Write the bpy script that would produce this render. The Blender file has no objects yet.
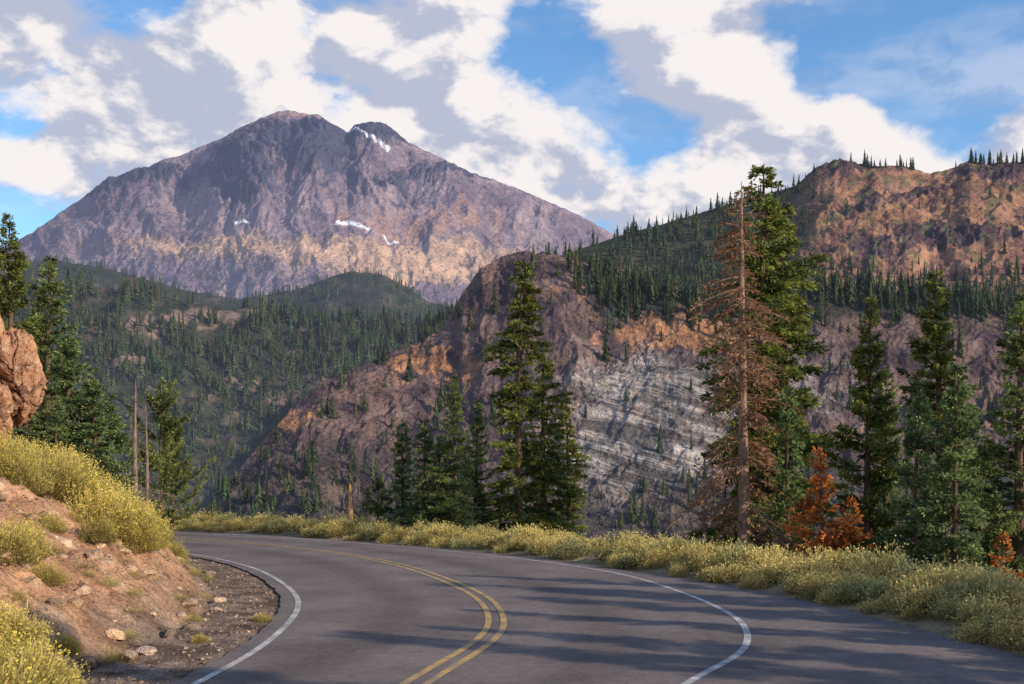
import bpy, math, numpy as np
from mathutils import Vector
F=1100.0; CAMH=2.2; HZ=480.0
rng=np.random.default_rng(7)
# ------------------------------------------------------------------ noise
def perlin(x,y,seed=0):
    r=np.random.default_rng(seed+1000); perm=r.permutation(256); g=r.random(256)*2*np.pi
    gx,gy=np.cos(g),np.sin(g)
    xi=np.floor(x).astype(int); yi=np.floor(y).astype(int); xf=x-xi; yf=y-yi
    def gr(a,b,dx,dy):
        h=perm[(perm[a&255]+b)&255]; return gx[h]*dx+gy[h]*dy
    s=lambda t:t*t*t*(t*(t*6-15)+10)
    a=gr(xi,yi,xf,yf); b=gr(xi+1,yi,xf-1,yf); c=gr(xi,yi+1,xf,yf-1); d=gr(xi+1,yi+1,xf-1,yf-1)
    u,v=s(xf),s(yf)
    return (a*(1-u)+b*u)*(1-v)+(c*(1-u)+d*u)*v
def fbm(x,y,o=5,seed=0,gain=.5,ridged=False):
    t=0;a=1.;n=0;f=1.
    for i in range(o):
        p=perlin(x*f+i*13.7,y*f+i*7.3,seed+i)*1.4
        if ridged:p=1-2*np.abs(p)
        t=t+a*p;n+=a;a*=gain;f*=2.03
    return t/n
def sm(a,b,x):
    t=np.clip((x-a)/(b-a),0,1);return t*t*(3-2*t)
def lerp(a,b,t):
    a=np.asarray(a,float);b=np.asarray(b,float);t=np.asarray(t)[...,None]
    return a*(1-t)+b*t
# ------------------------------------------------------------------ mesh helpers
def mesh(name,V,Q,col=None,mats=(),mi=None,smooth=False,link=True,attrs=None):
    V=np.asarray(V,np.float32);Q=np.asarray(Q,np.int32)
    me=bpy.data.meshes.new(name); k=Q.shape[1]
    me.vertices.add(len(V));me.vertices.foreach_set('co',V.ravel())
    me.loops.add(Q.size);me.loops.foreach_set('vertex_index',Q.ravel())
    me.polygons.add(len(Q));me.polygons.foreach_set('loop_start',np.arange(0,Q.size,k,dtype=np.int32))
    try: me.polygons.foreach_set('loop_total',np.full(len(Q),k,np.int32))
    except Exception: pass
    if mi is not None: me.polygons.foreach_set('material_index',np.asarray(mi,np.int32))
    me.polygons.foreach_set('use_smooth',np.full(len(Q),smooth,bool))
    me.update(calc_edges=True)
    if col is not None:
        a=me.color_attributes.new('Col','FLOAT_COLOR','POINT')
        c=np.ones((len(V),4),np.float32);c[:,:3]=col;a.data.foreach_set('color',c.ravel())
    for n,d in (attrs or {}).items():
        a=me.attributes.new(n,'FLOAT','POINT');a.data.foreach_set('value',np.asarray(d,np.float32))
    for m in mats: me.materials.append(m)
    if not link:return me
    ob=bpy.data.objects.new(name,me);bpy.context.collection.objects.link(ob);return ob
def gridfaces(nr,nc):
    i=np.arange(nr-1)[:,None]*nc+np.arange(nc-1)[None,:]
    return np.stack([i,i+1,i+nc+1,i+nc],-1).reshape(-1,4)
def scatter(name,temps,P,S,mats,tint=None,sz=None,rot=None):
    Vs,Qs,Cs=[],[],[];off=0
    n=len(P);ti=rng.integers(0,len(temps),n)
    rz=rng.random(n)*6.283 if rot is None else rot
    sz=S if sz is None else sz
    for t,(V,Q,C) in enumerate(temps):
        k=np.where(ti==t)[0]
        if len(k)==0:continue
        c,s=np.cos(rz[k])[:,None],np.sin(rz[k])[:,None]
        X=(V[None,:,0]*c-V[None,:,1]*s)*S[k][:,None]+P[k,0][:,None]
        Y=(V[None,:,0]*s+V[None,:,1]*c)*S[k][:,None]+P[k,1][:,None]
        Z=V[None,:,2]*sz[k][:,None]+P[k,2][:,None]
        Vs.append(np.stack([X,Y,Z],-1).reshape(-1,3))
        Qs.append((Q[None]+(np.arange(len(k))*len(V))[:,None,None]).reshape(-1,4)+off)
        cc=np.repeat(C[None],len(k),0)
        if tint is not None: cc=cc*tint[k][:,None,:]
        Cs.append(cc.reshape(-1,3));off+=len(k)*len(V)
    return mesh(name,np.concatenate(Vs),np.concatenate(Qs),np.concatenate(Cs),mats)
# ------------------------------------------------------------------ materials
def newmat(name):
    m=bpy.data.materials.new(name);m.use_nodes=True;nt=m.node_tree
    b=nt.nodes['Principled BSDF'];return m,nt,b,nt.nodes['Material Output']
def N(nt,t,**k):
    n=nt.nodes.new(t)
    for a,v in k.items():setattr(n,a,v)
    return n
def mathn(nt,op,a,b=None,c=None,clamp=False):
    n=N(nt,'ShaderNodeMath',operation=op,use_clamp=clamp)
    for i,v in enumerate((a,b,c)):
        if v is None:continue
        if isinstance(v,(int,float)):n.inputs[i].default_value=v
        else:nt.links.new(v,n.inputs[i])
    return n.outputs[0]
def mixc(nt,f,a,b,bt='MIX'):
    n=N(nt,'ShaderNodeMix',data_type='RGBA',blend_type=bt)
    for s,v in ((0,f),(6,a),(7,b)):
        if isinstance(v,(int,float)):n.inputs[s].default_value=v
        elif isinstance(v,tuple):n.inputs[s].default_value=(*v,1)
        else:nt.links.new(v,n.inputs[s])
    return n.outputs[2]
def noise(nt,vec,scale,detail=4,rough=.55,dist=0):
    n=N(nt,'ShaderNodeTexNoise');n.inputs['Scale'].default_value=scale;n.inputs['Detail'].default_value=detail
    n.inputs['Roughness'].default_value=rough;n.inputs['Distortion'].default_value=dist
    nt.links.new(vec,n.inputs['Vector']);return n.outputs['Fac']
def mr(nt,v,a,b,c=0.,d=1.,sm_=False):
    n=N(nt,'ShaderNodeMapRange');n.interpolation_type='SMOOTHSTEP' if sm_ else 'LINEAR'
    nt.links.new(v,n.inputs[0])
    for i,x in enumerate((a,b,c,d)):n.inputs[i+1].default_value=x
    return n.outputs[0]
def bump(nt,h,st,dist):
    n=N(nt,'ShaderNodeBump');n.inputs['Strength'].default_value=st;n.inputs['Distance'].default_value=dist
    nt.links.new(h,n.inputs['Height']);return n.outputs[0]
HAZE_GLOW=(.34,.39,.62)
def haze_glow(nt,sh,out,h):  # no air volume: bluish emission mixed into the surface imitates distance haze
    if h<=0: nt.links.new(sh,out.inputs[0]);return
    e=N(nt,'ShaderNodeEmission');e.inputs[0].default_value=(*HAZE_GLOW,1);e.inputs[1].default_value=.75
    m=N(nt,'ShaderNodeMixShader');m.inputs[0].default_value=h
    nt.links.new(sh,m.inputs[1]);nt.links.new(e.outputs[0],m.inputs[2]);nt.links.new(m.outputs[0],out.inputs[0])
def terrain_mat(name,sc,haze,bst,bd,contrast=.45,strata=0.):
    m,nt,b,out=newmat(name);nt.nodes.remove(b);b=N(nt,'ShaderNodeBsdfDiffuse')
    at=N(nt,'ShaderNodeAttribute',attribute_name='Col');g=N(nt,'ShaderNodeNewGeometry').outputs['Position']
    n1=noise(nt,g,1/sc,5,.7);n2=noise(nt,g,9/sc,2,.75)
    f=mathn(nt,'ADD',mr(nt,n1,.3,.7,1-contrast,1+contrast),mr(nt,n2,.3,.7,-contrast*.8,contrast*.8))
    c=mixc(nt,1.,at.outputs[0],f,'MULTIPLY')
    h=mathn(nt,'ADD',n1,mathn(nt,'MULTIPLY',n2,.35))
    if strata>0:
        s2=N(nt,'ShaderNodeAttribute',attribute_name='strata').outputs['Fac']
        sep=N(nt,'ShaderNodeSeparateXYZ');nt.links.new(g,sep.inputs[0])
        cb=N(nt,'ShaderNodeCombineXYZ');zz=mathn(nt,'ADD',sep.outputs[2],mathn(nt,'MULTIPLY',sep.outputs[0],.28))
        nt.links.new(mathn(nt,'MULTIPLY',sep.outputs[0],.016),cb.inputs[0]);nt.links.new(mathn(nt,'MULTIPLY',sep.outputs[1],.016),cb.inputs[1])
        nt.links.new(mathn(nt,'MULTIPLY',zz,.13),cb.inputs[2])
        ns_=noise(nt,cb.outputs[0],1.,4,.75,.5)
        k=mr(nt,ns_,.42,.57,.35,1.25)
        k=mathn(nt,'ADD',mathn(nt,'MULTIPLY',mathn(nt,'SUBTRACT',k,1.),s2),1.)
        c=mixc(nt,1.,c,k,'MULTIPLY');h=mathn(nt,'ADD',h,mathn(nt,'MULTIPLY',mathn(nt,'MULTIPLY',ns_,s2),strata))
    nt.links.new(c,b.inputs[0]);nt.links.new(bump(nt,h,bst,bd),b.inputs['Normal'])
    haze_glow(nt,b.outputs[0],out,haze);return m
def leaf_mat(name,haze=0.,trans=.25,sc=3.):
    m,nt,b,out=newmat(name);nt.nodes.remove(b)
    at=N(nt,'ShaderNodeAttribute',attribute_name='Col')
    d=N(nt,'ShaderNodeBsdfDiffuse')
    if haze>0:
        nt.links.new(at.outputs[0],d.inputs[0]);haze_glow(nt,d.outputs[0],out,haze);return m
    c=at.outputs[0]
    t=N(nt,'ShaderNodeBsdfTranslucent');mx=N(nt,'ShaderNodeMixShader');mx.inputs[0].default_value=trans
    nt.links.new(c,d.inputs[0]);nt.links.new(c,t.inputs[0]);nt.links.new(d.outputs[0],mx.inputs[1]);nt.links.new(t.outputs[0],mx.inputs[2])
    nt.links.new(mx.outputs[0],out.inputs[0]);return m
def bark_mat():
    m,nt,b,out=newmat('bark');nt.nodes.remove(b);b=N(nt,'ShaderNodeBsdfDiffuse')
    at=N(nt,'ShaderNodeAttribute',attribute_name='Col');tc=N(nt,'ShaderNodeTexCoord').outputs['Object']
    mp=N(nt,'ShaderNodeMapping');mp.inputs['Scale'].default_value=(14,14,2.5);nt.links.new(tc,mp.inputs[0])
    n=noise(nt,mp.outputs[0],1.,3,.65)
    nt.links.new(mixc(nt,1.,at.outputs[0],mr(nt,n,.3,.7,.45,1.5),'MULTIPLY'),b.inputs[0])
    nt.links.new(b.outputs[0],out.inputs[0]);return m
M_NEEDLE=leaf_mat('conifer_needles',0,.35);M_BARK=bark_mat();M_SHRUB=leaf_mat('rabbitbrush_leaves',0,.35,5.)
# ------------------------------------------------------------------ road geometry
def norm(v):return v/(np.linalg.norm(v,axis=-1,keepdims=True)+1e-9)
def spline(P,n=12,smooth=6):
    P=np.array(P,float);P=np.vstack([2*P[0]-P[1],P,2*P[-1]-P[-2]]);o=[]
    for i in range(1,len(P)-2):
        a,b,c,d=P[i-1:i+3]
        for t in np.arange(n)/n:
            o.append(.5*((2*b)+(c-a)*t+(2*a-5*b+4*c-d)*t*t+(3*b-a-3*c+d)*t**3))
    o.append(P[-2]);o=np.array(o)
    for _ in range(smooth): o[1:-1]=(o[:-2]+2*o[1:-1]+o[2:])/4
    return o
def normals(P):
    t=np.gradient(P,axis=0);t/=np.linalg.norm(t,axis=1)[:,None];return np.stack([t[:,1],-t[:,0]],1)
centre=spline([(-12,-12),(-7.5,-6),(-4.2,0),(-2.4,5),(-1.65,8.5),(-1.02,12),(-.38,15),(-.25,17.5),(-.6,20.8),(-1.7,25),(-3.35,29.5),(-6.0,34.3),(-9.3,38.4),(-13.5,42),(-19,45.5),(-27,48.5),(-40,51)],16,20)
leftL=spline([(-16,-13),(-10.3,-6),(-6.6,0),(-4.6,5),(-3.8,8.5),(-3.4,12),(-3.32,15.2),(-3.75,19.4),(-4.9,23.5),(-6.7,28.0),(-9.2,32.2),(-12.2,36),(-16,39.5),(-21,42.3),(-29,45.3),(-41,47.7)],16,20)
rightL=spline([(-9,-12),(-4.8,-6),(-1.9,0),(-.3,5),(.65,8.5),(1.8,11.7),(2.95,14.1),(3.5,16.6),(3.55,19),(3.25,22),(2.45,26),(.2,30.8),(-3.4,36),(-7.3,40.4),(-11.5,44.6),(-17.5,48.5),(-26,51.6),(-39,54.2)],16,14)
leftE=leftL-normals(leftL)*.3
R0=rightL+normals(rightL)*.6
far=rightL[:,1]>27
near_edge=spline([(13,-14),(10.5,-4),(8.3,5),(6.9,11),(6.2,15),(5.55,19),(4.7,22.5),(3.2,26.)],12)
rightE=np.vstack([near_edge,R0[far]])
for _ in range(8): rightE[1:-1]=(rightE[:-2]+2*rightE[1:-1]+rightE[2:])/4
def sdist(x,y,P):
    x=np.asarray(x,float).ravel();y=np.asarray(y,float).ravel()
    best=np.full(x.shape,1e9);sg=np.ones(x.shape)
    for a,b in zip(P[:-1],P[1:]):
        d=b-a;L=d@d+1e-9;t=np.clip(((x-a[0])*d[0]+(y-a[1])*d[1])/L,0,1)
        dx=x-a[0]-t*d[0];dy=y-a[1]-t*d[1];q=dx*dx+dy*dy;c=d[1]*dx-d[0]*dy
        k=q<best-1e-9;best=np.where(k,q,best);sg=np.where(k,np.sign(c),sg)
    return np.sqrt(best)*sg
LE=leftE[::5];RE=rightE[::5]
def ground(x,y,full=False):
    sh=np.shape(x);x=np.ravel(x).astype(float);y=np.ravel(y).astype(float)
    dl=-sdist(x,y,LE);dr=sdist(x,y,RE)
    zl=np.where(dl<1.2,.03*dl,.036+.80*(dl-1.2));k=1.0
    cap=3.3+.22*(dl-5.2)+.35*fbm(x*.15,y*.15,2,5)
    zl=np.where(dl>1.2,-k*np.log(np.exp(-np.clip(zl,-50,50)/k)+np.exp(-np.clip(cap,-50,50)/k)),zl)
    zl=np.minimum(zl,11)
    amp=sm(.7,2.6,dl)
    zl+=amp*(.50*fbm(x*.5,y*.5,5,11,.55)+.24*fbm(x*1.6,y*1.6,5,12,.65,True))+.035*fbm(x*3,y*3,4,15,.65)*sm(0,.6,dl)
    e=np.maximum(dr-2.4,0)
    zr=.16*sm(0,.8,dr)-.30*e-.012*e*e; zr=np.maximum(zr,-46.)+sm(2,10,dr)*1.2*fbm(x*.12,y*.12,4,21)+.05*fbm(x*1.5,y*1.5,3,22)*sm(.2,1,dr)
    z=np.where(dl>0,zl,np.where(dr>0,zr,0.))-.03
    if full:return z.reshape(sh),dl.reshape(sh),dr.reshape(sh)
    return z.reshape(sh)
def axis(segs):
    o=[]
    for a,b,s in segs:o+=list(np.arange(a,b,s))
    return np.array(o+[segs[-1][1]])
xs=axis([(-75,-20,1.),(-20,-14,.35),(-14,-2.5,.10),(-2.5,9,.3),(9,25,.6),(25,100,2)])
ys=axis([(-35,3,1.),(3,7,.3),(7,26,.10),(26,55,.3),(55,150,1.6)])
X,Y=np.meshgrid(xs,ys);Z,DL,DR=ground(X,Y,True)
soil=lerp((.44,.25,.15),(.30,.165,.10),sm(-.2,.3,fbm(X*.5,Y*.5,4,31)))
soil=lerp(soil,(.52,.38,.26),sm(.05,.4,fbm(X*1.7,Y*1.7,4,33))*.7)
soil=lerp(soil,(.20,.12,.08),sm(.1,.45,fbm(X*2.6,Y*2.6,4,36))*.6)
grav=lerp((.26,.19,.15),(.13,.092,.07),sm(-.2,.3,fbm(X*1.3,Y*1.3,4,32)))
C=lerp(grav,soil,sm(1.0,2.3,DL+.6*fbm(X*.9,Y*.9,3,35)))
C=np.where((DR>0)[...,None],lerp((.28,.22,.13),(.16,.12,.075),sm(2,8,DR)),C)
m_ground=terrain_mat('soil_and_gravel',.4,0,1.,.09,.5)
mesh('ground',np.stack([X,Y,Z],-1).reshape(-1,3),gridfaces(len(ys),len(xs)),C.reshape(-1,3),[m_ground],smooth=True)
vx=np.linspace(-9000,9000,90);vy=np.linspace(-6000,12000,90);VX,VY=np.meshgrid(vx,vy)
VZ=np.full(VX.shape,-48.)
mesh('valley_ground',np.stack([VX,VY,VZ],-1).reshape(-1,3),gridfaces(90,90),np.tile((.06,.07,.045),(8100,1)),[terrain_mat('valley_floor',60,.06,.5,3)],smooth=True)
# asphalt
nc=30;nr=260
def resample(P,n):
    d=np.r_[0,np.cumsum(np.linalg.norm(np.diff(P,axis=0),axis=1))];t=np.linspace(0,d[-1],n)
    return np.stack([np.interp(t,d,P[:,0]),np.interp(t,d,P[:,1])],1)
A_=resample(leftE,nr);B_=resample(rightE,nr)
A_+=(.11*fbm(np.arange(nr)*.45,np.zeros(nr),4,41,.6))[:,None];B_+=(.14*fbm(np.arange(nr)*.45,np.zeros(nr),4,42,.6))[:,None]
w=np.linspace(0,1,nc)[None,:,None];G=A_[:,None]*(1-w)+B_[:,None]*w
lat=sdist(G[...,0],G[...,1],centre[::4])
m,nt,b,out=newmat('asphalt');g=N(nt,'ShaderNodeNewGeometry').outputs['Position']
la=N(nt,'ShaderNodeAttribute',attribute_name='lat').outputs['Fac']
fine=noise(nt,g,60,3,.85);mid=noise(nt,g,7,4,.7);big=noise(nt,g,.5,4,.6)
c=mixc(nt,mr(nt,fine,.33,.68),(.066,.055,.056),(.28,.228,.21))
c=mixc(nt,1.,c,mr(nt,big,.3,.7,.72,1.25),'MULTIPLY');c=mixc(nt,1.,c,mr(nt,mid,.3,.7,.75,1.22),'MULTIPLY')
wear=mathn(nt,'ABSOLUTE',mathn(nt,'SUBTRACT',mathn(nt,'ABSOLUTE',la),1.6))
c=mixc(nt,1.,c,mr(nt,wear,0.,.8,.80,1.06,True),'MULTIPLY')
cr=noise(nt,g,.9,5,.62,.6);crk=mr(nt,mathn(nt,'ABSOLUTE',mathn(nt,'SUBTRACT',cr,.5)),0.,.004,1.,0.)
crk=mathn(nt,'MULTIPLY',crk,mr(nt,noise(nt,g,.25,1),.46,.52))
c=mixc(nt,mathn(nt,'MULTIPLY',crk,.85),c,(.02,.02,.022))
nt.links.new(c,b.inputs['Base Color']);b.inputs['Roughness'].default_value=.8;b.inputs['Specular IOR Level'].default_value=.2
nt.links.new(bump(nt,fine,.6,.015),b.inputs['Normal']);M_ASPH=m
mesh('road',np.concatenate([G,np.zeros((nr,nc,1))],-1).reshape(-1,3),gridfaces(nr,nc),None,[M_ASPH],smooth=True,attrs={'lat':lat})
def paint(name,col):
    m,nt,b,out=newmat(name);g=N(nt,'ShaderNodeNewGeometry').outputs['Position']
    n=noise(nt,g,32,5,.85);n2=noise(nt,g,2.5,3)
    f=mr(nt,mathn(nt,'ADD',n,mathn(nt,'MULTIPLY',n2,.4)),.56,.76,0.0,.9)
    nt.links.new(mixc(nt,f,col,(.17,.145,.135)),b.inputs['Base Color']);b.inputs['Roughness'].default_value=.7;return m
M_W=paint('worn_white_paint',(.80,.78,.76));M_Y=paint('worn_yellow_paint',(.78,.46,.06))
def line(name,P,off,wd,mt):
    nr_=normals(P);a=P+nr_*(off-wd/2);b_=P+nr_*(off+wd/2)
    V=np.stack([a,b_],1).reshape(-1,2);V=np.c_[V,np.full(len(V),.006)];return mesh(name,V,gridfaces(len(a),2),None,[mt])
line('road_edge_line',leftL,0,.10,M_W);line('road_edge_line',rightL,0,.10,M_W)
yl=bpy.data.objects.new('road_centre_line',None);bpy.context.collection.objects.link(yl)
for i,o in enumerate((-.12,.12)): line('stripe_%d'%(i+1),centre,o,.10,M_Y).parent=yl
# ------------------------------------------------------------------ distant terrain
def tab(t,px):
    t=np.array(t,float);return np.interp(px,t[:,0],t[:,1])
def sheet(name,px0,px1,nu,ns,sky,Rf,Rc,ef,pw,disp,colf,mat,strataf=None,bs=.8):
    px=np.linspace(px0,px1,nu);u=(px-512)/F
    s=np.r_[np.linspace(0,1,ns),1+np.linspace(.02,.5,14)]
    ec=tab(sky,px)+.9*fbm(px/7,px*0,3,7);rf=Rf(px);rc=Rc(px)
    S,PXg=np.meshgrid(s,px,indexing='ij')
    sc=np.minimum(S,1);PY=ef+(ec[None]-ef)*sc**pw
    R=rf[None]+(rc-rf)[None]*S;Zz=CAMH+(HZ-PY)/F*np.minimum(R,rc[None])
    Zz-=np.maximum(R-rc[None],0)*bs
    Zz+=disp(PXg,PY,sc)*R/F
    Xx=u[None]*R;C=colf(PXg,PY,sc)
    at={'strata':strataf(PXg,PY).ravel()} if strataf is not None else None
    mesh(name,np.stack([Xx,R,Zz],-1).reshape(-1,3),gridfaces(len(s),nu),C.reshape(-1,3),[mat],smooth=True,attrs=at)
    return Xx,R,Zz,PXg,PY,S
def gauss(px,py,cx,cy,sx,sy): return np.exp(-((px-cx)/sx)**2-((py-cy)/sy)**2)
# --- far mountain
skyD=[(-300,330),(-100,275),(0,250),(33,234),(48,222),(60,213),(80,200),(100,186),(108,179),(118,178),(135,169),(150,167),(160,161),(180,156),(200,147),(222,139),(240,128),(262,118),(278,112),(290,110.5),(305,114),(318,115),(332,124),(348,133),(356,125),(372,122),(386,124),(396,132),(408,143),(430,153),(470,173),(520,190),(560,207),(590,221),(612,234),(660,238),(760,262),(1000,330)]
def cragm(px,py):
    return np.clip(1.2*gauss(px,py,240,185,28,34)+1.1*gauss(px,py,318,162,34,26)+.6*gauss(px,py,280,140,50,18)+.9*gauss(px,py,150,180,50,14)+.9*gauss(px,py,385,138,45,14)+.8*gauss(px,py,105,195,26,14)+.5*gauss(px,py,470,180,60,9)+.5*gauss(px,py,400,190,50,22),0,1)
def dD(px,py,s):
    t=1-s**12*.95;wx=fbm(px/60,py/60,3,50)*30;wy=fbm(px/50,py/50,3,49)*18
    rad=(px-300)/(60+1.1*np.maximum(py-100,0));cm=cragm(px,py)
    g1=fbm(rad*7+wx*.03,s*2.5,5,51,.55,True)*6.
    g2=fbm((px+wx)/52,(py+wy)/44,6,52,.52,True)*12
    g3=fbm((px+wx)/12,(py+wy)/16,5,53,.6,True)*(1.2+15*cm)
    g4=18*gauss(px,py,240,180,26,30)+14*gauss(px,py,318,165,24,22)-14*gauss(px,py,185,200,20,50)-14*gauss(px,py,285,200,14,40)-12*gauss(px,py,400,215,26,40)+10*gauss(px,py,460,215,30,40)
    return (g1+g2+g3+g4)*t+fbm(px/6,py/6,3,54)*1.
def cD(px,py,s):
    n=fbm(px/50,py/40,5,61);n2=fbm(px/14,py/12,5,62,.65);st=fbm((px-300)/(60+1.1*(py-100))*26,py/130,4,63)
    c=lerp((.195,.145,.18),(.32,.24,.25),sm(-.25,.3,n+st*.5+.3*n2))
    c=lerp(c,(.38,.225,.17),sm(.15,.55,n2*.7+.5*gauss(px,py,262,155,14,22)+.45*gauss(px,py,420,235,110,24)+.4*gauss(px,py,300,118,40,8)))
    c=lerp(c,(.06,.062,.095),sm(.2,.5,cragm(px,py)*.8+n2*.7))
    c=lerp(c,(.52,.34,.23),sm(.3,.7,1.*gauss(px,py,430,272,120,24)+.75*gauss(px,py,210,255,140,18)+.5*n2))
    c=lerp(c,(.06,.08,.055),sm(.12,.32,n2+.35*n)*sm(230,285,py)*.8)
    sn=np.zeros_like(px)
    for x0,y0,x1,y1,w in ((343,131,362,145,2.4),(360,143,388,158,1.7),(338,234,368,238,2.6),(236,234,248,232,2.),(385,240,397,242,1.6)):
        dx,dy=x1-x0,y1-y0;tt=np.clip(((px-x0)*dx+(py-y0)*dy)/(dx*dx+dy*dy),0,1)
        d=np.hypot(px-x0-tt*dx,(py-y0-tt*dy)*1.3);sn=np.maximum(sn,sm(w+1,w-.6,d+1.6*n2))
    return lerp(c,(.85,.87,.92),sn)
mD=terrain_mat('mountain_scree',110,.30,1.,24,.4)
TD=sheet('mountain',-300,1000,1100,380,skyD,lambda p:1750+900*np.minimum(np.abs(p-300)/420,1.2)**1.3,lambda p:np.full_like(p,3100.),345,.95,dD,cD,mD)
# --- left forested hills
def dC(px,py,s):
    t=1-s**8*.85
    return t*(fbm(px/75,s*3,4,71,.5,True)*11+fbm(px/28,py/22,5,72,.55,True)*6)+fbm(px/9,py/9,3,73)*1.4+7*gauss(px,py,240,325,60,14)-8*gauss(px,py,150,345,120,14)
def cC(px,py,s):
    n=fbm(px/40,py/20,5,81);n2=fbm(px/14,py/9,4,82);c=lerp((.04,.05,.032),(.10,.08,.06),sm(-.1,.35,n+.4*n2))
    c=lerp(c,(.24,.165,.13),sm(.25,.5,n*.6+n2*.5+.7*gauss(px,py,200,324,50,10)+.3*gauss(px,py,260,400,70,20)+.25*gauss(px,py,130,370,60,20)))
    return c
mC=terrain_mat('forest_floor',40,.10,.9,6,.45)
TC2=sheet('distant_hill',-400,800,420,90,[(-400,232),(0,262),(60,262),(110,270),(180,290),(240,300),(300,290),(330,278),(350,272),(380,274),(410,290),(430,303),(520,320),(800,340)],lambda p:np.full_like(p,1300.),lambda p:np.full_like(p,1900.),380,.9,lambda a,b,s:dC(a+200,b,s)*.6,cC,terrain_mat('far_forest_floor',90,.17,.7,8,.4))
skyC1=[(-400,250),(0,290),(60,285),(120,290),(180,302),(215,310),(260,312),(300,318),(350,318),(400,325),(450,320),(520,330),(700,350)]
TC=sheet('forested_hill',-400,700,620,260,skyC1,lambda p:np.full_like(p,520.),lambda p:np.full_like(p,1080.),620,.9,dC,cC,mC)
# --- right back ridge
skyB=[(420,330),(480,300),(540,265),(580,250),(620,237),(700,214),(760,196),(795,187),(808,176),(818,169),(835,163),(850,165),(862,170),(875,168),(905,168),(930,176),(955,170),(970,162),(985,165),(1024,163),(1100,150),(1400,160)]
def cragB(px,py): return np.clip(1.1*gauss(px,py,842,170,34,12)+1.1*gauss(px,py,950,248,60,12)+.9*gauss(px,py,1000,178,50,12)+.7*gauss(px,py,865,215,30,14)+.8*gauss(px,py,920,200,30,9)+.6*gauss(px,py,870,262,40,12),0,1)
def dB(px,py,s):
    t=1-s**10*.85;wx=fbm(px/40,py/40,3,90)*22;cb=cragB(px,py)
    return t*(fbm(px/90,s*3,3,91,.5,True)*5+fbm((px+wx)/46,py/30,6,92,.55,True)*(5+9*sm(780,860,px)))+fbm((px+wx)/13,py/9,5,93,.6,True)*(1.+12*cb)*(.35+.65*t)
def cB(px,py,s):
    n=fbm(px/36,py/22,5,101);n2=fbm(px/12,py/9,5,102,.65)
    wd=lerp((.05,.058,.032),(.11,.085,.055),sm(0,.4,n))
    br=lerp((.30,.165,.10),(.19,.10,.08),sm(-.2,.3,n+.4*n2))
    br=lerp(br,(.38,.26,.16),sm(.2,.5,n2))
    br=lerp(br,(.075,.05,.055),sm(.22,.47,n2*.7+.85*cragB(px,py)))
    br=lerp(br,(.10,.11,.055),sm(.06,.3,fbm(px/20,py/12,5,103,.6))*.75)
    return lerp(wd,br,sm(775,830,px+25*n)*sm(310,285,py+20*n2))
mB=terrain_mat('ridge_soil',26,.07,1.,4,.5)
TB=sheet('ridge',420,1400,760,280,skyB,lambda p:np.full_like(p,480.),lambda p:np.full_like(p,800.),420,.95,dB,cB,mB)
# --- right rocky spur
skyA=[(100,640),(170,560),(200,515),(230,480),(262,445),(290,412),(320,388),(350,373),(375,362),(400,352),(420,345),(436,336),(455,314),(462,296),(470,288),(482,270),(500,261),(525,254),(548,255),(575,262),(600,270),(640,283),(700,296),(760,296),(820,288),(900,296),(960,300),(1024,305),(1400,280)]
def cragA(px,py): return np.clip(1.1*gauss(px,py,500,285,45,25)+.8*gauss(px,py,360,385,60,16)+.7*gauss(px,py,440,350,30,20)+.7*gauss(px,py,560,300,50,20)+.6*gauss(px,py,300,470,70,40)+.6*gauss(px,py,450,450,50,40),0,1)
def pale(px,py): 
    return sm(.35,.8,gauss(px,py,655,435,120,90)+.4*fbm(px/30,py/20,5,120,.6)+.25*gauss(px,py,560,490,60,50)+.45*gauss(px,py,830,390,70,60))
def dA(px,py,s):
    t=1-s**8*.8;wx=fbm(px/50,py/50,3,109)*34;wy=fbm(px/40,py/40,3,108)*24
    pl=1-.45*gauss(px,py,650,430,110,90)
    g=fbm((px+wx)/80+py/200,s*2.4,3,111,.5,True)*6
    g2=fbm((px+wx)/52,(py+wy)/44,6,112,.56,True)*13*pl
    cr=fbm((px+wx)/17,(py+wy)/12,5,113,.6,True)*(1.6+9*cragA(px,py))*pl
    st=-9*gauss(px,py,470,400,30,90)+9*gauss(px,py,560,330,40,60)-10*gauss(px,py,740,400,30,80)+8*gauss(px,py,670,430,40,80)
    return t*(g+g2+st)+cr*(.35+.65*t)+fbm(px/5,py/5,4,114,.6)*1.2
def cA(px,py,s):
    n=fbm(px/45,py/32,5,121);n2=fbm(px/14,py/12,5,122,.65)
    c=lerp((.080,.056,.062),(.175,.115,.10),sm(-.25,.3,n+.5*n2))
    c=lerp(c,(.36,.18,.095),sm(.42,.78,.9*gauss(px,py,430,370,60,22)+.8*gauss(px,py,290,425,40,18)+1.1*gauss(px,py,690,340,100,26)+.6*gauss(px,py,590,300,40,16)+.9*n2+.4*n))
    c=lerp(c,(.33,.295,.275),pale(px,py)*.92)
    c=lerp(c,(.26,.155,.10),sm(.12,.42,n2+.3*n)*pale(px,py)*.75)
    c=lerp(c,(.055,.065,.035),sm(.18,.36,fbm(px/18,py/12,5,123,.6))*.75*(1-.4*pale(px,py)))
    c=lerp(c,(.045,.052,.03),sm(575,620,px)*sm(340,305,py+14*n)*.85)
    c=lerp(c,(.04,.045,.035),sm(420,530,py)*.6*(1-.8*pale(px,py)))
    return c
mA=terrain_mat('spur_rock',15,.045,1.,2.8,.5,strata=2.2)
TA=sheet('rocky_slope',100,1400,1150,420,skyA,lambda p:np.interp(p,[100,500,1400],[250,240,230]),lambda p:np.interp(p,[100,300,500,700,1400],[300,390,470,440,420]),690,.92,dA,cA,mA,strataf=lambda a,b:np.clip(pale(a,b)*1.1+.1,0,1))
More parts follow.
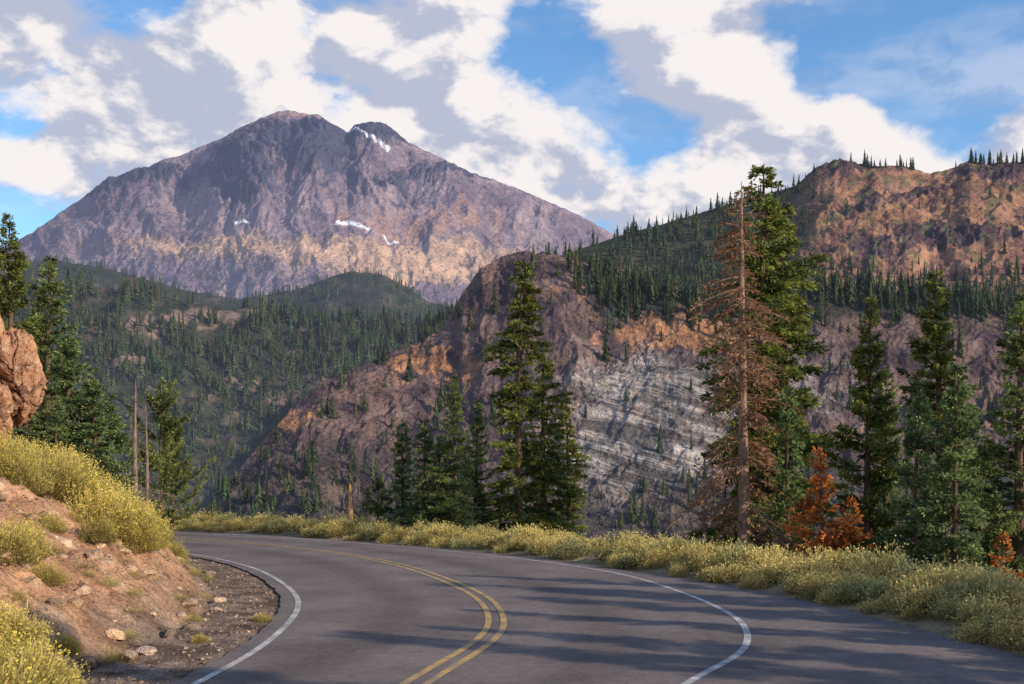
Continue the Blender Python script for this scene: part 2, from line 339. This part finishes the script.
# ------------------------------------------------------------------ distant trees
def lowtree(seed,tiers,sp,R=.16,dead=False):
    r=np.random.default_rng(seed);V=[];Q=[];C=[]
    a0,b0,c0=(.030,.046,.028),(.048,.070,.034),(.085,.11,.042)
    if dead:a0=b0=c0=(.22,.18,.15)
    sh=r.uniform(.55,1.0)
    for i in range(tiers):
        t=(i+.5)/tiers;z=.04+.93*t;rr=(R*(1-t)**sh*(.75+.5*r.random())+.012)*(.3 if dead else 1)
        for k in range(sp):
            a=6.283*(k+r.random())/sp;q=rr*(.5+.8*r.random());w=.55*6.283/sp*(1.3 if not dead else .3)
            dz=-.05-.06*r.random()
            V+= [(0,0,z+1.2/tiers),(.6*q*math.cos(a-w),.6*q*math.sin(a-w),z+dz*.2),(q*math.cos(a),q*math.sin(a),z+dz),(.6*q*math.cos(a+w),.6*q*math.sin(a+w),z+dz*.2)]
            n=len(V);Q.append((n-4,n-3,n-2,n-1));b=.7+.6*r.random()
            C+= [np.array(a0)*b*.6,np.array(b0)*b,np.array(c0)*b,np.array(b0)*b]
    return np.array(V),np.array(Q),np.array(C)
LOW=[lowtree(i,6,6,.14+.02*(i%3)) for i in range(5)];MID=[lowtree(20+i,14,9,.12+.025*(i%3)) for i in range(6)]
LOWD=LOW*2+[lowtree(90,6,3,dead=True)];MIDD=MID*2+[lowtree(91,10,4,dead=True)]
def forest(name,T,n,wf,hpx,temps,haze,rowpow=1.):
    Xx,R,Zz,P,Pyy,S=T;w=wf(P,Pyy,S);w=np.clip(w,0,None)*(S<=1.03)
    vis=(P>-90)&(P<1110);w=w*vis
    idx=rng.choice(w.size,n,p=(w/w.sum()).ravel())
    pos=np.stack([Xx.ravel()[idx],R.ravel()[idx],Zz.ravel()[idx]],1)
    r=R.ravel()[idx];h=(hpx[0]+(hpx[1]-hpx[0])*rng.random(n)**1.8)*r/F
    pos[:,0]+=rng.normal(0,.8,n)*r/F;pos[:,2]-=.06*h
    tint=np.clip(rng.normal(1,.28,n),.45,1.9)[:,None]*(1+np.c_[rng.normal(.03,.15,n),np.zeros(n),rng.normal(0,.08,n)])
    wd=h*rng.uniform(.8,1.45,n)
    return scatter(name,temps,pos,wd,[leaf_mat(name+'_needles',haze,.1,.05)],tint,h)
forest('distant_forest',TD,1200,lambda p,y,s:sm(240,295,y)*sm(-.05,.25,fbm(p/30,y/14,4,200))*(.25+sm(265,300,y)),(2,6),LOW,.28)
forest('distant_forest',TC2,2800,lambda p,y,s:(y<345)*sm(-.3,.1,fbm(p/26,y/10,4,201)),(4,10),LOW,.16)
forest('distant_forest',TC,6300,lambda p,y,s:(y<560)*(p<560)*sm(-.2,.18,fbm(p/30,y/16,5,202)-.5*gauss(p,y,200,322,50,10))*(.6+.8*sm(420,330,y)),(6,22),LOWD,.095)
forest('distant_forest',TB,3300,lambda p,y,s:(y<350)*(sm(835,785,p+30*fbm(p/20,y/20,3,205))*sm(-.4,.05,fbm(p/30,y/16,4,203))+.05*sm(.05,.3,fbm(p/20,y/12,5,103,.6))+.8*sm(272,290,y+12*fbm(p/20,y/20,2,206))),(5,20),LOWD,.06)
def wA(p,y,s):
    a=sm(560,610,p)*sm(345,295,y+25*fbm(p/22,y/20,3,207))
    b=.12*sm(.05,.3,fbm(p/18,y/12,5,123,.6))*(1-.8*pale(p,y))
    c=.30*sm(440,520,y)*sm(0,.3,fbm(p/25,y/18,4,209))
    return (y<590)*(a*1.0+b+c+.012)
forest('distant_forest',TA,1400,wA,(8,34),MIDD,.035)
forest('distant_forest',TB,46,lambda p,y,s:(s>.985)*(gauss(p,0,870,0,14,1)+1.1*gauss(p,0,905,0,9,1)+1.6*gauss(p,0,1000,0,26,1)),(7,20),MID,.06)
# ------------------------------------------------------------------ near conifers
def rhomb(P,D,L,W,r,flat=.5):
    side=norm(np.cross(D,np.array([0,0,1.])+r.normal(0,flat,D.shape)))
    a=P;b=P+D*(L*.45)[:,None]+side*W[:,None];c=P+D*L[:,None];d=P+D*(L*.45)[:,None]-side*W[:,None]
    return np.stack([a,b,c,d],1).reshape(-1,3)
def tube(P,Rr,k=6):
    n,m_,_=P.shape;d=norm(P[:,-1]-P[:,0]);ref=np.where(np.abs(d[:,2:3])>.8,np.array([[1.,0,0]]),np.array([[0,0,1.]]))
    s=norm(np.cross(d,ref));u=np.cross(s,d);a=np.arange(k)*2*np.pi/k
    V=P[:,:,None]+Rr[:,:,None,None]*(s[:,None,None]*np.cos(a)[None,None,:,None]+u[:,None,None]*np.sin(a)[None,None,:,None])
    i=(np.arange(n)[:,None,None]*m_+np.arange(m_-1)[None,:,None])*k;j=np.arange(k)[None,None];j2=(j+1)%k
    Q=np.stack([i+j,i+j2,i+k+j2,i+k+j],-1).reshape(-1,4);return V.reshape(-1,3),Q
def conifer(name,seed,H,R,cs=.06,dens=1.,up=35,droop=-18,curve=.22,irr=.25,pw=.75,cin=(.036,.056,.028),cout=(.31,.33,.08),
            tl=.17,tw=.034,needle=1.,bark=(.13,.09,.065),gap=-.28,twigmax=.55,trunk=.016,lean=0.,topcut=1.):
    r=np.random.default_rng(seed)
    z=[];zz=cs*H
    while zz<H*.985*topcut:
        t=(H-zz)/H;n=int(r.integers(4,7)) if t>.1 else 3
        z+=list(zz+r.normal(0,.07,n));zz+=(.12+.15*min(1,t*2.5))/dens
    z=np.clip(np.array(z),0,H*.985);n=len(z);az=r.random(n)*6.283
    t=(H-z)/(H*(1-cs));L=R*t**pw*(.5+.6*r.random(n))*(1+irr*np.sin(az*1.+seed+z*.9)+irr*.8*np.sin(az*2-z*2.1+seed))
    L*=1+.6*irr*(r.random(n)<.12);L*=np.where(t>.93,.75,1)
    L=np.maximum(L,.14)
    keep=perlin(az*1.1+seed,z*.9,seed)>gap
    z,az,t,L=z[keep],az[keep],t[keep],L[keep];n=len(z)
    ang=np.radians(up+(droop-up)*np.minimum(1,t)**.55+r.normal(0,8,n))
    hd=np.stack([np.cos(az),np.sin(az),0*az],1)
    bend=lambda q:np.stack([.012*H*np.sin(q/H*2.4+seed)-.012*H*math.sin(seed)+lean*q,.008*H*np.sin(q/H*3.1),q],-1)
    O=bend(z)
    def bp(i,s): 
        Lc=L[i]*np.cos(ang[i]);return O[i]+hd[i]*(Lc*s)[:,None]+np.array([0,0,1.])*(L[i]*(np.sin(ang[i])*s+curve*s*s))[:,None]
    Vs,Qs,Cs,Ms=[],[],[],[];off=0
    def add(V,Q,C,mi):
        nonlocal off
        Vs.append(V);Qs.append(Q+off);Cs.append(C);Ms.append(np.full(len(Q),mi));off+=len(V)
    q=np.linspace(-.12*H*.3,H*topcut,16);tp=bend(q)[None];rad=(trunk*H*(1-np.clip(q,0,H)/H)**.8+.012)[None]
    V,Q=tube(tp,rad,9);add(V,Q,np.tile(bark,(len(V),1)),1)
    if n==0: n=0
    ii=np.arange(n);P=np.stack([bp(ii,np.full(n,s)) for s in (0,.3,.65,1.)],1)
    rr=(.010+.012*L)[:,None]*np.array([1,.75,.45,.15])[None];V,Q=tube(P,rr,3)
    add(V,Q,np.tile(np.array(bark)*.8,(len(V),1)),1)
    nt_=np.ceil(L/.08*dens).astype(int)*2+2;I=np.repeat(ii,nt_);s=.10+.9*r.random(len(I))**.8
    sd=np.where(r.random(len(I))<.5,-1,1);ta=az[I]+sd*r.uniform(.45,1.1,len(I))
    tlen=np.minimum(.46*L[I]*(1.05-s)**.7*r.uniform(.6,1.15,len(I))+.08,twigmax)
    tb=bp(I,s);td=norm(np.stack([np.cos(ta),np.sin(ta),np.tan(ang[I])*.5+2*curve*s*.6+r.normal(-.08,.22,len(I))],1))
    if needle<1:
        V=rhomb(tb,td,tlen*1.2,np.full(len(tb),.010),r);add(V,np.arange(len(V)).reshape(-1,4),np.tile(np.array(bark)*1.25,(len(V),1)),1)
    m_=np.ceil(tlen/.08).astype(int)+1;J=np.repeat(np.arange(len(tb)),m_)
    J=J[r.random(len(J))<needle]
    qq=r.random(len(J));P=tb[J]+td[J]*(tlen[J]*qq)[:,None]+r.normal(0,.025,(len(J),3))
    D=norm(td[J]+r.normal(0,.45,(len(J),3))+hd[I[J]]*.3)
    Ln=tl*r.uniform(.6,1.25,len(J));W=tw*r.uniform(.7,1.3,len(J))
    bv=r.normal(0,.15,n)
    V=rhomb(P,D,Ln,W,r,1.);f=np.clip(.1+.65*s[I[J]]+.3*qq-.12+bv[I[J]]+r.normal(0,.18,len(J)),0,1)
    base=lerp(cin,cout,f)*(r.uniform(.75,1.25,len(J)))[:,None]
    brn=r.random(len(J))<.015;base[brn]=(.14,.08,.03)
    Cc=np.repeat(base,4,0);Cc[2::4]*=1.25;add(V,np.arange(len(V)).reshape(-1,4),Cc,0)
    me=mesh(name,np.concatenate(Vs),np.concatenate(Qs),np.concatenate(Cs),[M_NEEDLE,M_BARK],np.concatenate(Ms),link=False)
    me['H']=H;return me
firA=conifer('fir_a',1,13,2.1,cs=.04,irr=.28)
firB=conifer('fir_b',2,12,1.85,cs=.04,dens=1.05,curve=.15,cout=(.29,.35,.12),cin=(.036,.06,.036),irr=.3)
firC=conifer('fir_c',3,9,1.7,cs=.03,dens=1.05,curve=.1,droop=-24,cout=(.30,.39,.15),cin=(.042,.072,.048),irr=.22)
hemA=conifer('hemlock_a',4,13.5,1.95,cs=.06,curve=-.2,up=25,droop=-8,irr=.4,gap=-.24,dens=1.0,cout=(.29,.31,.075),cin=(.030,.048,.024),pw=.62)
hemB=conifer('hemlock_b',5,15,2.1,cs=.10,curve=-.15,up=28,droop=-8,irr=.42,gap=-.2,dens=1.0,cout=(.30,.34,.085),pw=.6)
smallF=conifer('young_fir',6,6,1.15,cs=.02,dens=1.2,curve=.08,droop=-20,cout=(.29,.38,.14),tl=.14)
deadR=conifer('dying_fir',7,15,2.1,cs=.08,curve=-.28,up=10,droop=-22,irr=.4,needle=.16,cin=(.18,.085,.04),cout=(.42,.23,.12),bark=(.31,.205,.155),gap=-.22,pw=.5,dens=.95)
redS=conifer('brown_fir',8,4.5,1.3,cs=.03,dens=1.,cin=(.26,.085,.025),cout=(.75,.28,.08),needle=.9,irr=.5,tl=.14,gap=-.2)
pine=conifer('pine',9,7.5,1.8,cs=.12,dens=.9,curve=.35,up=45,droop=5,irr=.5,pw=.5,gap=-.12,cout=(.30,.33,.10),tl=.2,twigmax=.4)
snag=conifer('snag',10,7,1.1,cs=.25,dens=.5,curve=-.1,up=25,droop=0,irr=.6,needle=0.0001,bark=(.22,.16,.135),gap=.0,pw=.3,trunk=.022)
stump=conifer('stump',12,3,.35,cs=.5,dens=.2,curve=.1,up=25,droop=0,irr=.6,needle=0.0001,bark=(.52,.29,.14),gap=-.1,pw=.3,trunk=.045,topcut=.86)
def plant(me,name,px,dist,top,rot=0.,wid=1.,tilt=0.):
    x=(px-512)/F*dist;y=dist;zb=float(ground(np.array([x]),np.array([y]))[0])-.15
    h=CAMH+(HZ-top)/F*dist-zb;s=h/me['H']
    o=bpy.data.objects.new(name,me);bpy.context.collection.objects.link(o)
    o.location=(x,y,zb);o.scale=(s*wid,s*wid,s);o.rotation_euler=(0,tilt,rot);return o
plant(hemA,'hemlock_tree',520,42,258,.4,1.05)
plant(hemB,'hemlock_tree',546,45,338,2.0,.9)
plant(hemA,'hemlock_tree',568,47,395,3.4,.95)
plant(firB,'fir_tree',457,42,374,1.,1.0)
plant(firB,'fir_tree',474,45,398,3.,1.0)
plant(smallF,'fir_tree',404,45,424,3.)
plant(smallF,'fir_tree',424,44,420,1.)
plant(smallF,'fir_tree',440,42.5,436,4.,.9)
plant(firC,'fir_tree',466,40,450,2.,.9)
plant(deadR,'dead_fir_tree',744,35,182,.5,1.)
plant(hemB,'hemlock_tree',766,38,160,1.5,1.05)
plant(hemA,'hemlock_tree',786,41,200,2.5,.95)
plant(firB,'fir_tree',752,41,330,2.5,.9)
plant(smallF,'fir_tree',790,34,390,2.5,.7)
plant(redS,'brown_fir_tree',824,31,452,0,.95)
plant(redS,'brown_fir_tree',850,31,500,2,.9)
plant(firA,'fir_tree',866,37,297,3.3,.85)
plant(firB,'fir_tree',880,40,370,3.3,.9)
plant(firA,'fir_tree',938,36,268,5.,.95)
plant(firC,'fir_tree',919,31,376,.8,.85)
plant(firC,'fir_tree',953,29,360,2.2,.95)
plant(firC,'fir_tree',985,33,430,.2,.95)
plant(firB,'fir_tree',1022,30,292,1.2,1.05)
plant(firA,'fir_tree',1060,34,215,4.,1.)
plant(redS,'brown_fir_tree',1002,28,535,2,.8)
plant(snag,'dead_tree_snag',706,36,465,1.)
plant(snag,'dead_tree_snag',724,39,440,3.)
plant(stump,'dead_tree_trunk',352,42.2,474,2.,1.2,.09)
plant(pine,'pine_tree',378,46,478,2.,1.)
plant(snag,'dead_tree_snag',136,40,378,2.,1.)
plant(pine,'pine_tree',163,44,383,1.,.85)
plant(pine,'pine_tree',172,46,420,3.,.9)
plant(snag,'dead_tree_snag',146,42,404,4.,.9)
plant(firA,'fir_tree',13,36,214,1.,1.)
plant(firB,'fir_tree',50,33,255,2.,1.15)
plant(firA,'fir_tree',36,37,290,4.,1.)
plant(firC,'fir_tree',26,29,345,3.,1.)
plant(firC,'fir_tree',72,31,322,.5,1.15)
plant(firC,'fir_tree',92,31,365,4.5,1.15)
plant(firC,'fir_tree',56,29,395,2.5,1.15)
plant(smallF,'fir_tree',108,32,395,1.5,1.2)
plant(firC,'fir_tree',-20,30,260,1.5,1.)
def plantw(me,name,x,y,h,rot):
    zb=float(ground(np.array([x]),np.array([y]))[0])-.15;s=h/me['H']
    o=bpy.data.objects.new(name,me);bpy.context.collection.objects.link(o);o.location=(x,y,zb);o.scale=(s,s,s);o.rotation_euler=(0,0,rot)
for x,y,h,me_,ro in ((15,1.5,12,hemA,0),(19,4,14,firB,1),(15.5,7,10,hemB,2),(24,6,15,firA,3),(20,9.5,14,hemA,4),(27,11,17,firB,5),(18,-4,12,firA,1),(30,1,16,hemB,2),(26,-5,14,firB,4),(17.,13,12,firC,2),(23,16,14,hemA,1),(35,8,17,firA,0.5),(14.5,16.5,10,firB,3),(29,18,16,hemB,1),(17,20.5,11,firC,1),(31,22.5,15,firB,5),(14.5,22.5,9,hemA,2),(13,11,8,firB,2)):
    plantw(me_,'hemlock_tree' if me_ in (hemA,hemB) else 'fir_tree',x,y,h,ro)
# ------------------------------------------------------------------ rabbitbrush
def shrub(seed,nb=900,nf=800,yel=1.,bw=.014,bl=.13,fc=((.46,.44,.18),(.85,.66,.16)),fs=1.):
    r=np.random.default_rng(seed)
    def dome(n,lo):
        d=norm(r.normal(0,1,(n,3)));d[:,2]=np.abs(d[:,2]);a=np.arctan2(d[:,1],d[:,0])
        lump=1+.2*np.sin(3*a+seed)+.12*np.sin(7*a+2*seed)+.45*perlin(d[:,0]*3+seed,d[:,1]*3+d[:,2]*2,seed)
        rad=(lo+(1-lo)*r.random(n)**.5)*lump*(1+.12*r.normal(0,1,n)*(lo>.5));return d,d*rad[:,None]*np.array([.5,.5,.62])
    d,P=dome(nb,.35);D=norm(d+np.array([0,0,.9])+r.normal(0,.3,d.shape))
    V1=rhomb(P-D*.05,D,bl*r.uniform(.7,1.3,nb),np.full(nb,bw),r,1.)
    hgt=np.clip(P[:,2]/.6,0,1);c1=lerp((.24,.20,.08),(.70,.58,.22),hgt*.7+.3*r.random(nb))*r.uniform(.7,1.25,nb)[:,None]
    d,P=dome(nf,.82);k=P[:,2]>.06;d,P=d[k],P[k];n=len(P);D=norm(d+r.normal(0,.5,d.shape))
    V2=rhomb(P,D,fs*r.uniform(.03,.065,n),fs*r.uniform(.012,.022,n),r,1.5)
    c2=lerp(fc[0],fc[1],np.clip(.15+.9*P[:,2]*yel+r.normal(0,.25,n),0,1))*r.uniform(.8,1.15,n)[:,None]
    V=np.concatenate([V1,V2]);C=np.clip(np.concatenate([np.repeat(c1,4,0),np.repeat(c2,4,0)]),0,.9)
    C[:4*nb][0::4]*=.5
    return V,np.arange(len(V)).reshape(-1,4),C
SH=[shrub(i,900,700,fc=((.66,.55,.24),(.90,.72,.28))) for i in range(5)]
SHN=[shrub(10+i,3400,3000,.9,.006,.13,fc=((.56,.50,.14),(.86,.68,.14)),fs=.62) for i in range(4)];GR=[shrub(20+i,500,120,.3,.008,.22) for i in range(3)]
d=np.r_[0,np.cumsum(np.linalg.norm(np.diff(rightE,axis=0),axis=1))]
def along(t):
    p=np.stack([np.interp(t,d,rightE[:,0]),np.interp(t,d,rightE[:,1])],1);q=np.stack([np.interp(t+.2,d,rightE[:,0]),np.interp(t+.2,d,rightE[:,1])],1)
    v=norm(q-p);return p,np.stack([v[:,1],-v[:,0]],1)
n=620;t=rng.uniform(8,d[-1]-2,n);off=rng.uniform(.15,2.4,n);p,nn=along(t);p=p+nn*off[:,None]
nz=fbm(t*.35,off*.5,3,300);k=nz>-.5;p,off,t=p[k],off[k],t[k]
k=(p[:,1]>2)&(p[:,0]>-26);p,off,t=p[k],off[k],t[k];n=len(p)
P=np.c_[p,ground(p[:,0],p[:,1])-.03]
S=rng.uniform(.55,1.15,n)*(.7+.35*sm(.2,1.3,off))
tn=np.clip(rng.normal(1,.13,n),.7,1.3)[:,None]*np.ones((1,3));gr=rng.random(n)<.14;tn[gr]*=np.array([.62,.74,.9])
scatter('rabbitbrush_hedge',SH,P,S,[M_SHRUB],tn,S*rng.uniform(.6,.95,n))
def bank(name,pts,temps):
    pts=np.array(pts,float);P=np.c_[pts[:,:2],ground(pts[:,0],pts[:,1])-.04]
    n=len(P);tn=np.clip(rng.normal(1,.13,n),.75,1.2)[:,None]*np.ones((1,3))
    return scatter(name,temps,P,pts[:,2],[M_SHRUB],tn,pts[:,3])
bp_=[]
for px,dd,sz in ((20,18,1.0),(45,19,1.2),(62,19.5,1.2),(80,20,1.3),(95,19,1.3),(110,19.3,1.3),(125,19.5,1.3),(105,22,1.2),(140,22,1.1),(150,25,1.),(128,25,1.),(168,27,.8),(95,26,1),(70,23,1.2),(40,22,1.1),(10,20,1.1),(-15,18,1.),(160,30,.8),(178,31,.6),(22,14.8,.8),(138,19.5,.8),(8,13.8,.8),(152,21,.6),(48,17.,.55),(100,17.2,.6),(45,14.2,.5)):
    bp_.append(((px-512)/F*dd,dd,sz*rng.uniform(.85,1.05),sz*rng.uniform(.7,.95)))
for px,dd,sz in ((16,10.8,1.15),(-12,9.8,1.2),(42,11.2,.7),(4,11.8,.9),(-25,11,.9),(262,17.3,.3),(64,12.8,.4),(200,15,.25)):
    bp_.append(((px-512)/F*dd,dd,sz,sz*.8))
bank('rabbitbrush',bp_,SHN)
n=330;yy=rng.uniform(8,36,n);cx=np.interp(yy,leftE[:,1],leftE[:,0]);xx=cx-rng.uniform(1.0,9,n)
bank('dry_grass',np.c_[xx,yy,rng.uniform(.12,.42,n),rng.uniform(.1,.3,n)],GR)
# ------------------------------------------------------------------ stones
import bmesh
def stone(seed):
    bm=bmesh.new();bmesh.ops.create_icosphere(bm,subdivisions=2,radius=.5);r=np.random.default_rng(seed)
    V=np.array([v.co[:] for v in bm.verts]);T=np.array([[v.index for v in f.verts] for f in bm.faces]);bm.free()
    for _ in range(9):
        nv=norm(r.normal(0,1,3));h=r.uniform(.22,.4);q=V@nv;V=V-np.maximum(q-h,0)[:,None]*nv
    V*=np.array([1,r.uniform(.6,.95),r.uniform(.45,.8)]);return V,T
def stones(name,pos,size,col):
    Vs,Ts,Cs=[],[],[];o=0;tt=[stone(i) for i in range(8)]
    for p,s,c in zip(pos,size,col):
        V,T=tt[rng.integers(8)];a=rng.random()*6.28;M=np.array([[math.cos(a),-math.sin(a),0],[math.sin(a),math.cos(a),0],[0,0,1]])
        Vs.append(V@M.T*s+p);Ts.append(T+o);Cs.append(np.tile(c,(len(V),1)));o+=len(V)
    mesh(name,np.concatenate(Vs),np.concatenate(Ts),np.concatenate(Cs),[m_ground])
n=6500;yy=7+30*rng.random(n)**1.6;cx=np.interp(yy,leftE[:,1],leftE[:,0]);o_=rng.random(n)**1.2*6+.1;xx=cx-o_
sz=.025+.07*rng.random(n)**3+ (rng.random(n)<.07)*rng.uniform(.06,.34,n)*(o_>1.)
zz=ground(xx,yy);cc=lerp((.34,.26,.21),(.50,.33,.21),np.clip(sm(.8,2,o_)+rng.normal(0,.3,n),0,1))*rng.uniform(.5,1.25,n)[:,None]
stones('gravel',np.c_[xx,yy,zz+sz*.1],sz,cc)
def outcrop(name,loc,sc,seed):
    bm=bmesh.new();bmesh.ops.create_icosphere(bm,subdivisions=6,radius=1.)
    V=np.array([v.co[:] for v in bm.verts]);T=np.array([[v.index for v in f.verts] for f in bm.faces]);bm.free();r=np.random.default_rng(seed)
    for _ in range(34):
        nv=norm(r.normal(0,1,3));h=r.uniform(.6,.9);q=V@nv;V=V-np.maximum(q-h,0)[:,None]*nv*.97
    w1=V[:,0]*1.6+V[:,2]*.9+V[:,1]*.5;w2=V[:,1]*1.6-V[:,2]*1.3
    f=fbm(w1*1.3,w2*1.3,6,seed,.6,True);crk=sm(.09,.0,np.abs(fbm(w1*1.1+5,w2*1.1,3,seed+9)));blk=np.floor(fbm(w1*1.5,w2*1.5,2,seed+5)*7)/7
    V*= (1+.14*f-.10*crk+.22*blk)[:,None]
    c=lerp((.36,.19,.115),(.52,.32,.21),sm(-.2,.5,fbm(V[:,0]*4,V[:,2]*5,4,seed+3)));c=lerp(c,(.10,.06,.05),np.clip(sm(.2,-.35,f)*.9+crk*.8,0,1))
    mesh(name,V*np.array(sc)+np.array(loc),T,c,[terrain_mat(name+'_rock',.6,0,1.,.15,.4)],smooth=False)
outcrop('rock_outcrop',(-11.75,23.2,4.8),(1.35,1.5,2.4),3)
outcrop('rock_outcrop',(-10.7,23.6,4.35),(.8,.9,1.2),5)
outcrop('rock_outcrop',(-11.3,22.8,3.5),(1.1,.9,1.0),8)
# ------------------------------------------------------------------ light, sky
sv=Vector((.87,-.49,0)).normalized();el=math.radians(23);S_=Vector((sv.x*math.cos(el),sv.y*math.cos(el),math.sin(el)))
L=bpy.data.lights.new('sun','SUN');L.energy=5.;L.angle=math.radians(.5);L.color=(1,.85,.64)
lo=bpy.data.objects.new('sun',L);bpy.context.collection.objects.link(lo);lo.rotation_euler=(-S_).to_track_quat('-Z','Y').to_euler()
w=bpy.data.worlds.new('World');bpy.context.scene.world=w;w.use_nodes=True;nt=w.node_tree
try: w.cycles.sampling_method='NONE'
except Exception: pass
bg=nt.nodes['Background'];out=nt.nodes['World Output']
sk=N(nt,'ShaderNodeTexSky',sky_type='NISHITA');sk.sun_disc=False;sk.sun_elevation=el;sk.sun_rotation=math.radians(119.4);sk.altitude=1000;sk.ozone_density=2.5;sk.air_density=1.1;sk.dust_density=.2
hs=N(nt,'ShaderNodeHueSaturation');hs.inputs['Saturation'].default_value=1.2;hs.inputs['Value'].default_value=1.5;nt.links.new(sk.outputs[0],hs.inputs['Color'])
nt.links.new(hs.outputs[0],bg.inputs[0]);bg.inputs[1].default_value=.14
tc=N(nt,'ShaderNodeTexCoord').outputs['Generated']
def vm(op,a,b=None):
    n=N(nt,'ShaderNodeVectorMath',operation=op)
    for i,v in enumerate((a,b)):
        if v is None:continue
        if isinstance(v,tuple):n.inputs[i].default_value=v
        else:nt.links.new(v,n.inputs[i])
    return n
dirn=vm('NORMALIZE',tc).outputs[0];p1=vm('MULTIPLY',dirn,(1,1,1.7)).outputs[0];p1=vm('ADD',p1,(3.1,1.7,.4)).outputs[0]
def cl(v):return mathn(nt,'ADD',mathn(nt,'MULTIPLY',noise(nt,v,3.2,2,.5),.40),mathn(nt,'MULTIPLY',noise(nt,v,10.,7,.56,.12),.60))
n1=cl(p1);n2=cl(vm('ADD',p1,(.022,-.012,.036)).outputs[0])
cov=None
def spot(px,py,rad,amp):
    global cov
    v=Vector(((px-512)/F,1,(HZ-py)/F)).normalized()
    dd=vm('MULTIPLY',vm('SUBTRACT',dirn,tuple(v)).outputs[0],(1,1,1.4)).outputs[0];dl=N(nt,'ShaderNodeVectorMath',operation='LENGTH');nt.links.new(dd,dl.inputs[0])
    k=mr(nt,dl.outputs['Value'],0,rad,amp,0,True);cov=k if cov is None else mathn(nt,'ADD',cov,k)
for a in ((145,5,.07,-.14),(545,70,.11,-.16),(900,45,.19,-.14),(340,98,.05,-.10),(645,145,.08,-.12),(20,222,.07,-.14),(1010,140,.08,.06),(690,45,.14,.12),(780,140,.13,.10),(300,40,.22,.08),(70,90,.2,.13),(40,10,.1,.08),(170,110,.12,.07),(480,150,.14,.08),(620,190,.10,.08),(850,130,.1,.06)):spot(*a)
den=mathn(nt,'ADD',n1,cov);fac=mr(nt,den,.43,.54,0,1,True)
veil=mr(nt,noise(nt,vm('MULTIPLY',p1,(1,1,2.2)).outputs[0],5.,4,.6),.40,.72,.03,.36,True)
fac=mathn(nt,'MAXIMUM',fac,veil)
sep=N(nt,'ShaderNodeSeparateXYZ');nt.links.new(dirn,sep.inputs[0])
fac=mathn(nt,'MULTIPLY',fac,mr(nt,sep.outputs[2],.42,.6,1,.12))  # clouds thinned overhead, out of view, to lower the ambient light
sh=mr(nt,mathn(nt,'ADD',mathn(nt,'MULTIPLY',mathn(nt,'SUBTRACT',n1,n2),13.),mathn(nt,'MULTIPLY',mathn(nt,'SUBTRACT',.62,den),1.1)),-.5,.45,0,1,True)
cc=mixc(nt,sh,(.50,.54,.68),(.97,.92,.91))
bc=N(nt,'ShaderNodeBackground');nt.links.new(cc,bc.inputs[0]);bc.inputs[1].default_value=.97
ms=N(nt,'ShaderNodeMixShader');nt.links.new(fac,ms.inputs[0]);nt.links.new(bg.outputs[0],ms.inputs[1]);nt.links.new(bc.outputs[0],ms.inputs[2]);nt.links.new(ms.outputs[0],out.inputs[0])
# ------------------------------------------------------------------ camera
cam=bpy.data.cameras.new('camera');co=bpy.data.objects.new('camera',cam);bpy.context.collection.objects.link(co)
cam.sensor_width=36;cam.lens=F/1024*36;cam.shift_y=(HZ-342)/1024;cam.clip_end=20000;cam.clip_start=.1
co.location=(0,0,CAMH);co.rotation_euler=(math.radians(90),0,0)
sc=bpy.context.scene;sc.camera=co;sc.view_settings.view_transform='Standard';sc.view_settings.look='None';sc.view_settings.exposure=0
